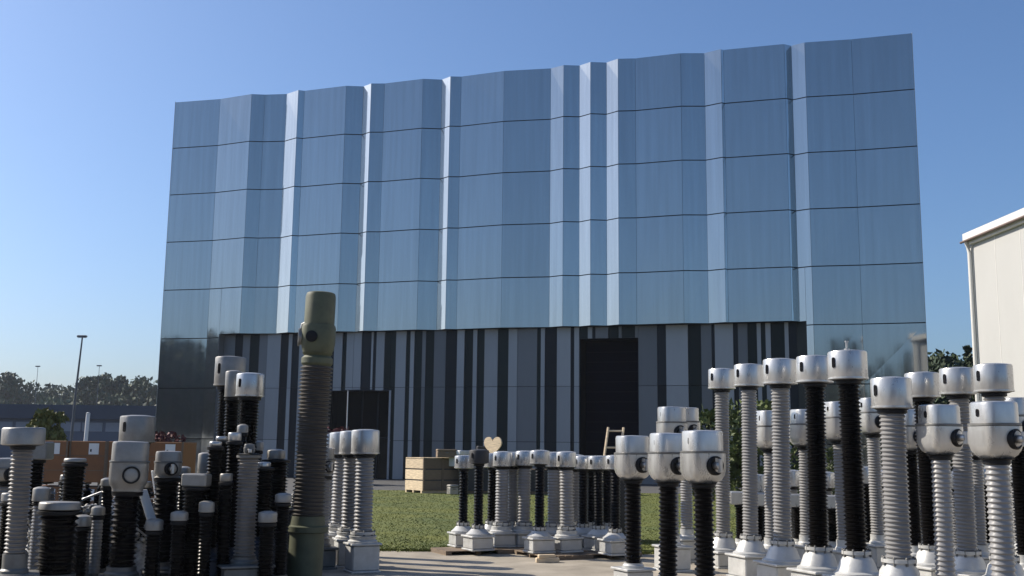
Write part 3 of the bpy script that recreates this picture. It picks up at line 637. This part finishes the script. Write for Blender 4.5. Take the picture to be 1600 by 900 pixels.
# ladder leaning behind the small black units
lp = at(925, 790, 19.3); l1 = at(950, 668, 19.9); wv = Vector((.30, 0, .0))
ld = thing('wooden_ladder', 'short pale ladder leaning before the large dark doorway', 'ladder', (lp.x, 19.3, .035))
e = Vector((l1.x - lp.x, .55, l1.z - .035))
for k in (0, 1): MB().tube([wv * k * .95 , e + wv * k * .95], .026, 6).build('stile', M['wood'], ld, 50)
for k in range(7):
    q = e * (.1 + k * .145); MB().tube([q, q + wv * .95], .019, 6).build('rung', M['wood'], ld, 50)
b = at(972, 760, 20.6); dk = thing('dark_cabinet', 'dark cabinet behind the leftmost ported head, ladder leaning on it', 'cabinet', (b.x - .25, 20.5, .035))
cb = MB().box(-.65, .55, -.35, .35, .06, 1.5, None, .02).build('body', M['dirt_dark'], dk); MB().box(-.6, .5, -.3, .3, 0, .059).build('plinth', M['black'], dk)
MB().box(-.62, -.06, -.375, -.351, .1, 1.46).build('door', M['dirt_dark'], cb); MB().box(-.04, .52, -.375, -.351, .1, 1.46).build('door', M['dirt_dark'], cb)

# ------------------------------------------------------------------ left cluster
# tall olive bushing
b = at(476, 880, 13.9); D_ = 13.9
tb = thing('tall_bushing', 'tallest post, olive green with old brown sheds, standing alone left of centre', 'bushing', (b.x, D_, 0), 0); tb.rotation_euler = (0, .020, 0)
Z = lambda y: at(484, y, D_).z
MB().lathe([(.24, 0), (.24, .03), (.225, .035), (.225, Z(832)), (.27, Z(830)), (.27, Z(822)), (.225, Z(820)), (.215, Z(806))], 36).build('base_cylinder', M['green'], tb, 35)
MB().lathe(shed_prof(Z(806) + .001, Z(572), .213, .182, .05), 36).build('insulator', M['rust_p'], tb, 40)
MB().lathe([(.18, Z(572) + .001), (.205, Z(568)), (.205, Z(560)), (.17, Z(556)), (.20, Z(552))], 36).build('neck_flange', M['green'], tb, 35)
hd = MB().lathe([(.18, Z(552) + .001), (.20, Z(546)), (.215, Z(536)), (.215, Z(512)), (.205, Z(508))], 36, sq=3.0).build('head', M['green'], tb, 40)
MB().lathe([(.198, Z(508) + .001), (.198, Z(464)), (.185, Z(458.5)), (.16, Z(457)), (.001, Z(456.5))], 36).build('expansion_vessel', M['green'], tb, 40)
rot = Matrix.Translation((-.05, -.20, Z(528))) @ Vector((0, -1, 0)).to_track_quat('Z', 'Y').to_matrix().to_4x4()
MB().lathe([(.075, -.02), (.075, .035), (.05, .04)], 20, m=rot).build('port', M['black'], hd, 40)
rot = Matrix.Translation((-.17, -.03, Z(528))) @ Vector((-1, -.2, 0)).to_track_quat('Z', 'Y').to_matrix().to_4x4()
MB().lathe([(.10, -.02), (.10, .07), (.12, .071), (.12, .09), (.06, .092)], 20, m=rot).build('side_port', M['cap_dull'], hd, 40)
MB().tube([(-.23, -.03, Z(526)), (-.21, -.05, Z(508)), (-.12, -.08, Z(503)), (-.02, -.14, Z(506))], .022, 8).build('lifting_bar', M['cap_dull'], hd, 50)
GL = 'worn units in the left cluster'; K = dict(capm='cap_dull', basem='galv_dull', ymid=800)
unit(30, 11.6, 668, 'leftmost grey unit with a wide flat round head', .44, .19, .23, 'taupe_p', .55, .35, GL, head='plate', cone=False, pw=.5, slot=None, **K)
unit(6, 13.6, 716, 'worn pale unit at the left edge behind the wide flat head', .40, .3, .23, 'grey_p', .5, .3, GL, head='ct', cone=False, port=20, **K)
unit(52, 14.4, 690, 'pale box-headed post just right of the leftmost flat head', .36, .24, .22, 'brown_p', .5, .3, GL, head='box', cone=False, slot=None, **K)
unit(110, 13.2, 716, 'plain short black post before the brown crates', .26, .05, .27, 'brown_p', .75, .6, GL, head='plate', cone=False, slot=None, **K)
unit(88, 12.0, 784, 'low wide black drum insulator with pale metal lid', .44, .09, .42, 'brown_p', .30, .2, GL, head='plate', cone=False, slot=None, pw=.5, ymid=840, capm='cap_dull', basem='galv_dull', pitch=.07)
unit(207, 13.7, 650, 'round grey head rising behind the ring-marked head', .44, .34, .30, 'brown_p', .6, .4, GL, **K)
ringu = unit(195, 12.6, 690, 'black unit with bulbous head bearing a ring-shaped mark', .43, .58, .31, 'brown_p', .32, .22, GL, head='ct', cone=False, port=4, slot=None, pitch=.06, ring=True, **K)
unit(259, 13.2, 705, 'black unit with small head and pale terminal, right of the ring-marked one', .32, .32, .29, 'brown_p', .32, .22, GL, head='ct', cone=False, port=10, slot=None, pitch=.06, **K)
unit(301, 12.8, 740, 'black post with flat square grey lid', .30, .15, .29, 'brown_p', .2, .12, GL, head='box', cone=False, slot=None, ymid=830, capm='cap_dull', basem='galv_dull')
unit(316, 13.9, 708, 'small pale head behind the flat square lid', .20, .26, .18, 'brown_p', .3, .2, GL, slot=None, **K)
unit(346, 15.2, 558, 'tall black unit with the highest pale head in the left cluster', .43, .42, .30, 'brown_p', .7, .45, GL, **K)
unit(355, 14.6, 580, 'tall black unit with narrow pale head between two higher heads', .22, .36, .20, 'brown_p', .6, .4, GL, slot=None, **K)
unit(381, 14.2, 584, 'tall black unit with broad clean head in front of the highest head', .37, .31, .27, 'brown_p', .6, .4, GL, capm='cap', basem='blue_steel', ymid=760)
unit(343, 13.6, 682, 'ribbed black post in the clump left of the knobbed grey post', .15, .05, .19, 'brown_p', .5, .4, GL, head='plate', cone=False, slot=None, basem='blue_steel', ymid=790)
unit(362, 13.2, 676, 'ribbed black post directly behind the knobbed grey post', .16, .10, .18, 'brown_p', .5, .4, GL, head='plate', cone=False, slot=None, basem='blue_steel', ymid=790)
unit(330, 13.0, 690, 'ribbed black post at the left side of the clump', .15, .05, .18, 'brown_p', .5, .4, GL, head='plate', cone=False, slot=None, basem='blue_steel', ymid=790)
unit(385, 12.9, 694, 'grey-brown post with a knobbed top on a square tank', .13, .12, .26, 'taupe_p', .42, .34, GL, head='ct', cone=False, slot=None, port=0, pw=.62, basem='galv_dull', ymid=800, dark_neck=False, capm='galv_dull')
unit(427, 14.3, 703, 'dark post with small pale lid beside the tall olive bushing', .24, .12, .34, 'brown_p', .5, .4, GL, cone=False, slot=None, basem='blue_steel', ymid=800, capm='cap_dull', pw=.6)
unit(409, 13.6, 722, 'dark lidded post on blue-black tank left of the olive bushing', .20, .06, .27, 'brown_p', .6, .5, GL, head='plate', cone=False, slot=None, basem='blue_steel', ymid=800, pw=.55)
# row of four
for i, (px, D_, yt) in enumerate([(569, 15.2, 672), (548, 15.9, 674), (531, 16.7, 676), (516, 17.5, 678)]):
    unit(px, D_, yt, ['nearest grey unit in the row of four right of the olive bushing', 'second grey unit in the row of four right of the olive bushing', 'third grey unit in the row of four right of the olive bushing', 'farthest grey unit in the row of four, partly behind the olive bushing'][i],
         .40, .34, .27, 'grey_p', .55, .40, 'row of four grey units', capm='cap', ymid=780, slot=None, pw=.44, pitch=.05, basem='galv')
for px, D_, yt, lab in [(502, 15.6, 700, 'worn low unit half hidden right behind the olive bushing')]:
    unit(px, D_, yt, lab, .34, .40, .26, 'grey_p', .4, .3, 'worn units in the left cluster', head='ct', slot=None, cone=False, ymid=790, port=30, capm='cap_dull', basem='galv_dull')
# brown crates with white corner plates
w = 58 / FPX * 21.5
for r_ in range(2):
    for k in range(4):
        px0 = 42 + k * 60; b = at(px0, 740, 21.5); zt = at(120, 689, 21.5).z; hgt = (zt - .03) / 2
        t = thing('brown_crate', '%s orange-brown crate of the %s tier, %s' % (['first', 'second', 'third', 'fourth'][k], ['lower', 'upper'][r_], ['counted from the left', 'counted from the left', 'counted from the left', 'behind the ring-marked unit'][k]), 'crate',
                  (b.x + (r_ * .03), 21.5 + .04 * (k % 2), r_ * (hgt + .03)), 0, 'orange-brown crates stacked in two tiers')
        MB().box(0, w, 0, .9, .08 if r_ == 0 else .06, hgt, None, .008).build('body', M['brown_box'], t)
        for q in (.05, w - .15): MB().box(q, q + .1, .02, .88, 0, .079 if r_ == 0 else .059).build('skid', M['wood_old_or_shaded'], t)
        if True:
            MB().box(w * .52, w * .52 + .2, -.008, -.0005, hgt * .70, hgt * .95).build('label_plate', M['white'], t)
            MB().box(w * .56, w * .60, -.012, -.0085, hgt * .76, hgt * .82).build('mark', M['black'], t)
        for q in (.0, w - .035): MB().box(q, q + .035, -.012, -.0005, .09, hgt).build('corner_strip', M['wood_old_or_shaded'], t)
        for q in (.33, .66): MB().box(.04, w - .04, -.006, -.0005, hgt * q, hgt * q + .012).build('board_joint', M['wood_old_or_shaded'], t)
# scrap arms and pipes
def scrap(px, py, D_, label, pts, rad, m, z0=0.0, plate=False):
    b = at(px, py, D_); t = thing('scrap_arm', label, 'scrap metal', (b.x, D_, 0), 0, 'loose metal arms in the left cluster')
    if plate:
        P = [Vector(p) for p in pts]
        for a_, c_ in zip(P, P[1:]):
            d = c_ - a_; q = d.to_track_quat('X', 'Z').to_matrix().to_4x4(); q.translation = a_
            MB().box(0, d.length, -rad, rad, -rad * .25, rad * .25, q, .005).build('arm', M[m], t)
    else: MB().tube(pts, rad, 8).build('arm', M[m], t, 60)
    MB().lathe([(.16, 0), (.16, .04), (.07, .06), (.06, .35)], 12, pts[0][0], pts[0][1]).build('foot', M['galv_dull'], t, 40)
    return t
scrap(226, 800, 12.9, 'wide white metal plate leaning left between two black columns', [(.16, 0, .0), (.14, 0, .70), (-.06, .05, 1.18)], .075, 'white', plate=True)
scrap(240, 800, 13.3, 'narrow white metal plate leaning behind the small-headed black unit', [(.10, 0, .0), (.08, 0, .95), (-.03, .05, 1.40)], .06, 'white', plate=True)
scrap(150, 820, 13.4, 'thin pale rod slanting left of the ring-marked unit', [(-.38, 0, 0), (-.36, 0, .92), (-.28, .0, 1.0), (.30, .1, 1.24)], .016, 'cap')

# dark tanks and low posts standing behind the left cluster
for i, (px, yt, D_, w_) in enumerate([(18, 792, 14.9, .75), (72, 790, 14.2, .62), (138, 796, 14.4, .62), (172, 786, 15.4, .7), (230, 792, 14.9, .8), (284, 776, 15.3, .75), (320, 786, 14.9, .6), (430, 792, 15.4, .7)]):
    b = at(px, 850, D_); H = at(px, yt, D_).z
    t = thing('oil_tank', ['squat dark tank behind the leftmost flat-headed unit', 'squat dark tank behind the black drum insulator', 'squat dark tank under the brown crates, left of the ring-marked unit', 'squat dark tank directly behind the ring-marked unit', 'squat dark tank behind the white metal arms',
          'squat dark tank behind the flat square lid', 'squat dark tank at the left of the ribbed clump', 'squat dark tank left of the olive bushing'][i], 'tank', (b.x, D_, 0), random.uniform(-.3, .5), 'squat dark tanks in the left cluster')
    MB().box(-w_/2, w_/2, -.3, .3, .05, H - .05, None, .03).build('body', M['dirt_dark' if i % 3 else 'blue_steel'], t)
    MB().box(-w_/2 - .03, w_/2 + .03, -.33, .33, H - .049, H - .02, None, .008).build('lid', M['dirt_dark'], t)
    for k in (-1, 1): MB().box(k * w_ * .35 - .05, k * w_ * .35 + .05, -.3, .3, 0, .049).build('skid', M['black'], t)
    rk = random.Random(90 + i)
    for k in range(4):
        x = (k - 1.5) * w_ * .24; y = rk.uniform(-.2, .1); q = rk.uniform(.045, .075); hh_ = rk.uniform(.12, .34); z_ = H - .019; mk = rk.choice(['brown_p', 'cap_dull', 'cap', 'taupe_p', 'brown_p'])
        if rk.random() < .6: bs = MB().lathe([(q * 1.2, z_), (q * 1.2, z_ + .02)] + shed_prof(z_ + .021, z_ + hh_, q, q * .7, .04) + [(q * .4, z_ + hh_ + .01), (q * .4, z_ + hh_ + .06)], 14, x, y)
        else: bs = MB().tube([(x, y, z_), (x, y, z_ + hh_ * .7), (x + q, y - q * .5, z_ + hh_), (x + q * 2.4, y - q, z_ + hh_ * 1.05)], q * .55, 9)
        bs.build('bushing' if k % 2 else 'pipe_fitting', M[mk], t, 40)
# far low row behind the right group
for i, (px, yt, col, lab) in enumerate([(1182, 742, 'brown_p', 'short black unit deep behind the second tall grey column'), (1236, 735, 'grey_p', 'short grey unit deep behind the third tall column'), (1290, 738, 'grey_p', 'short grey unit deep behind the left tall black column'),
        (1352, 730, 'brown_p', 'short black unit deep behind the tallest black column'), (1382, 735, 'grey_p', 'short grey unit deep behind the thick grey column'), (1438, 728, 'brown_p', 'short black unit deep right of the thick grey column'),
        (1492, 738, 'grey_p', 'short grey unit deep behind the front ported pair, left'), (1540, 732, 'brown_p', 'short black unit deep between the front ported pair'), (1590, 730, 'grey_p', 'short grey unit deep at the right edge')]):
    unit(px, 17.2 + .5 * (i % 3), yt, lab, .36, .26, .24, col, .3, .2, 'short units deep behind the right group', ymid=800, pw=.5, seg=18, cone=False)

# air between the yard and the far ridge
hzm = bpy.data.materials.new('haze_air'); hzm.use_nodes = True; t_ = hzm.node_tree; t_.nodes.clear()
vo = t_.nodes.new('ShaderNodeVolumePrincipled'); vo.inputs['Color'].default_value = (.80, .87, 1.0, 1); vo.inputs['Density'].default_value = .0002; vo.inputs['Anisotropy'].default_value = .3
ou = t_.nodes.new('ShaderNodeOutputMaterial'); t_.links.new(vo.outputs[0], ou.inputs['Volume'])
tag(MB().box(-950, 950, -350, 1250, -1.2, 32).build('haze', hzm), 'thin pale haze between the yard and the wooded ridge', 'haze', kind='stuff')

# heaps of loose fittings in the left cluster
M['scrap'] = mat('mixed_scrap_metal', (.05, .05, .05), .45, .35, .3, 9, col2=(.55, .54, .51))
for px, D_, hh_, rr2, lab in [(142, 13.8, .98, .42, 'tangled heap of loose metal fittings left of the ring-marked unit'), (226, 13.7, .92, .36, 'tangled heap of loose metal fittings right of the ring-marked unit'), (62, 13.4, .8, .3, 'small tangled heap of fittings behind the leftmost flat-headed unit')]:
    b = at(px, 840, D_); rk = random.Random(px); hp_ = MB()
    for i in range(170):
        z = hh_ * rk.random() ** 1.3 ; rad = rr2 * (1 - .55 * z / hh_) * math.sqrt(rk.random()); a = rk.uniform(0, 6.28)
        m_ = Matrix.Translation((rad * math.cos(a), rad * math.sin(a), max(.05, z - .05))) @ Matrix.Rotation(rk.uniform(0, 6.28), 4, 'Z') @ Matrix.Rotation(rk.uniform(-.9, .9), 4, 'Y') @ Matrix.Rotation(rk.uniform(-.6, .6), 4, 'X')
        kk = rk.random()
        if kk < .45: l = rk.uniform(.06, .22); hp_.box(-l, l, -.018, .018, -.008, .008, m_)
        elif kk < .75: q = rk.uniform(.03, .075); hp_.lathe([(q, -.02), (q, .02), (q * .6, .03)], 10, m=m_)
        else: l = rk.uniform(.08, .2); hp_.tube([m_ @ Vector(v_) for v_ in ((-l, 0, 0), (0, 0, .02), (l * .6, .05, .0))], rk.uniform(.008, .02), 6)
    hp_.lathe([(rr2, 0), (rr2 * .75, hh_ * .35), (rr2 * .3, hh_ * .75), (.01, hh_ * .85)], 12)
    tag(hp_.build('scrap_heap', M['scrap'], None, 40), lab, 'scrap heap', kind='stuff').location = (b.x, D_, 0)

# small posts packed between the larger units of the left cluster
for i, (px, D_, yt, cw, ch, col, hd_, lab) in enumerate([
    (14, 12.6, 770, .22, .10, 'brown_p', 'plate', 'small black post right beside the leftmost unit, low down'), (60, 12.9, 762, .2, .16, 'grey_p', 'can', 'small grey post between the leftmost unit and the black drum'),
    (98, 13.6, 742, .17, .07, 'brown_p', 'plate', 'thin black post just left of the plain short black post'), (128, 12.7, 806, .2, .12, 'brown_p', 'can', 'knee-high black post between drum and ring-marked unit, front one'),
    (152, 12.9, 792, .16, .10, 'grey_p', 'can', 'knee-high grey post close left of the ring-marked unit'), (165, 13.5, 748, .17, .09, 'brown_p', 'can', 'thin black post half hidden left of the ring-marked unit'),
    (222, 13.6, 752, .16, .08, 'brown_p', 'plate', 'thin black post half hidden right of the ring-marked unit'), (241, 12.5, 812, .2, .12, 'brown_p', 'can', 'low black post in front of the small-headed black unit'),
    (280, 12.5, 800, .2, .10, 'brown_p', 'can', 'low black post between the small-headed unit and the flat square lid'), (284, 13.9, 730, .17, .10, 'brown_p', 'can', 'thin black post behind the flat square lid, left side'),
    (322, 12.6, 784, .18, .12, 'brown_p', 'can', 'low black post between the flat square lid and the ribbed clump'), (352, 12.8, 740, .15, .09, 'brown_p', 'plate', 'thin black post at the front of the ribbed clump'),
    (372, 13.7, 664, .14, .10, 'brown_p', 'can', 'slim black post rising behind the knobbed grey post'), (396, 14.4, 690, .18, .12, 'brown_p', 'can', 'slim black post between the knobbed post and the olive bushing'),
    (440, 13.0, 772, .2, .10, 'brown_p', 'can', 'low black post touching the foot of the olive bushing'), (418, 12.7, 800, .22, .12, 'brown_p', 'can', 'low black post before the dark lidded posts')]):
    unit(px, D_, yt, lab, cw, ch, cw * (1.05 if hd_ == 'plate' else .86), col, .2, .12, 'small posts packed in the left cluster', head=hd_, cone=False, slot=None, ymid=820, capm='cap_dull', basem='galv_dull', pw=.34, seg=18, pitch=.04)
for px, D_, yt, col, lab in [(801, 18.9, 707, 'grey_p', 'small grey unit squeezed behind the gap left of the lone black one'), (768, 18.9, 709, 'brown_p', 'small black unit behind the left gap of the middle row'), (899, 18.9, 711, 'grey_p', 'small grey unit behind the gap before the three small black ones'),
                        (924, 18.9, 713, 'brown_p', 'small black unit behind the first two of the three'), (949, 18.8, 713, 'brown_p', 'small black unit behind the last two of the three')]:
    unit(px, D_, yt, lab, .31, .24, .2 if col == 'grey_p' else .165, col, .44, .28, 'middle row of small units, rear', zg=.035, ymid=790, pw=.38, pitch=.05, seg=20, rz=.45)
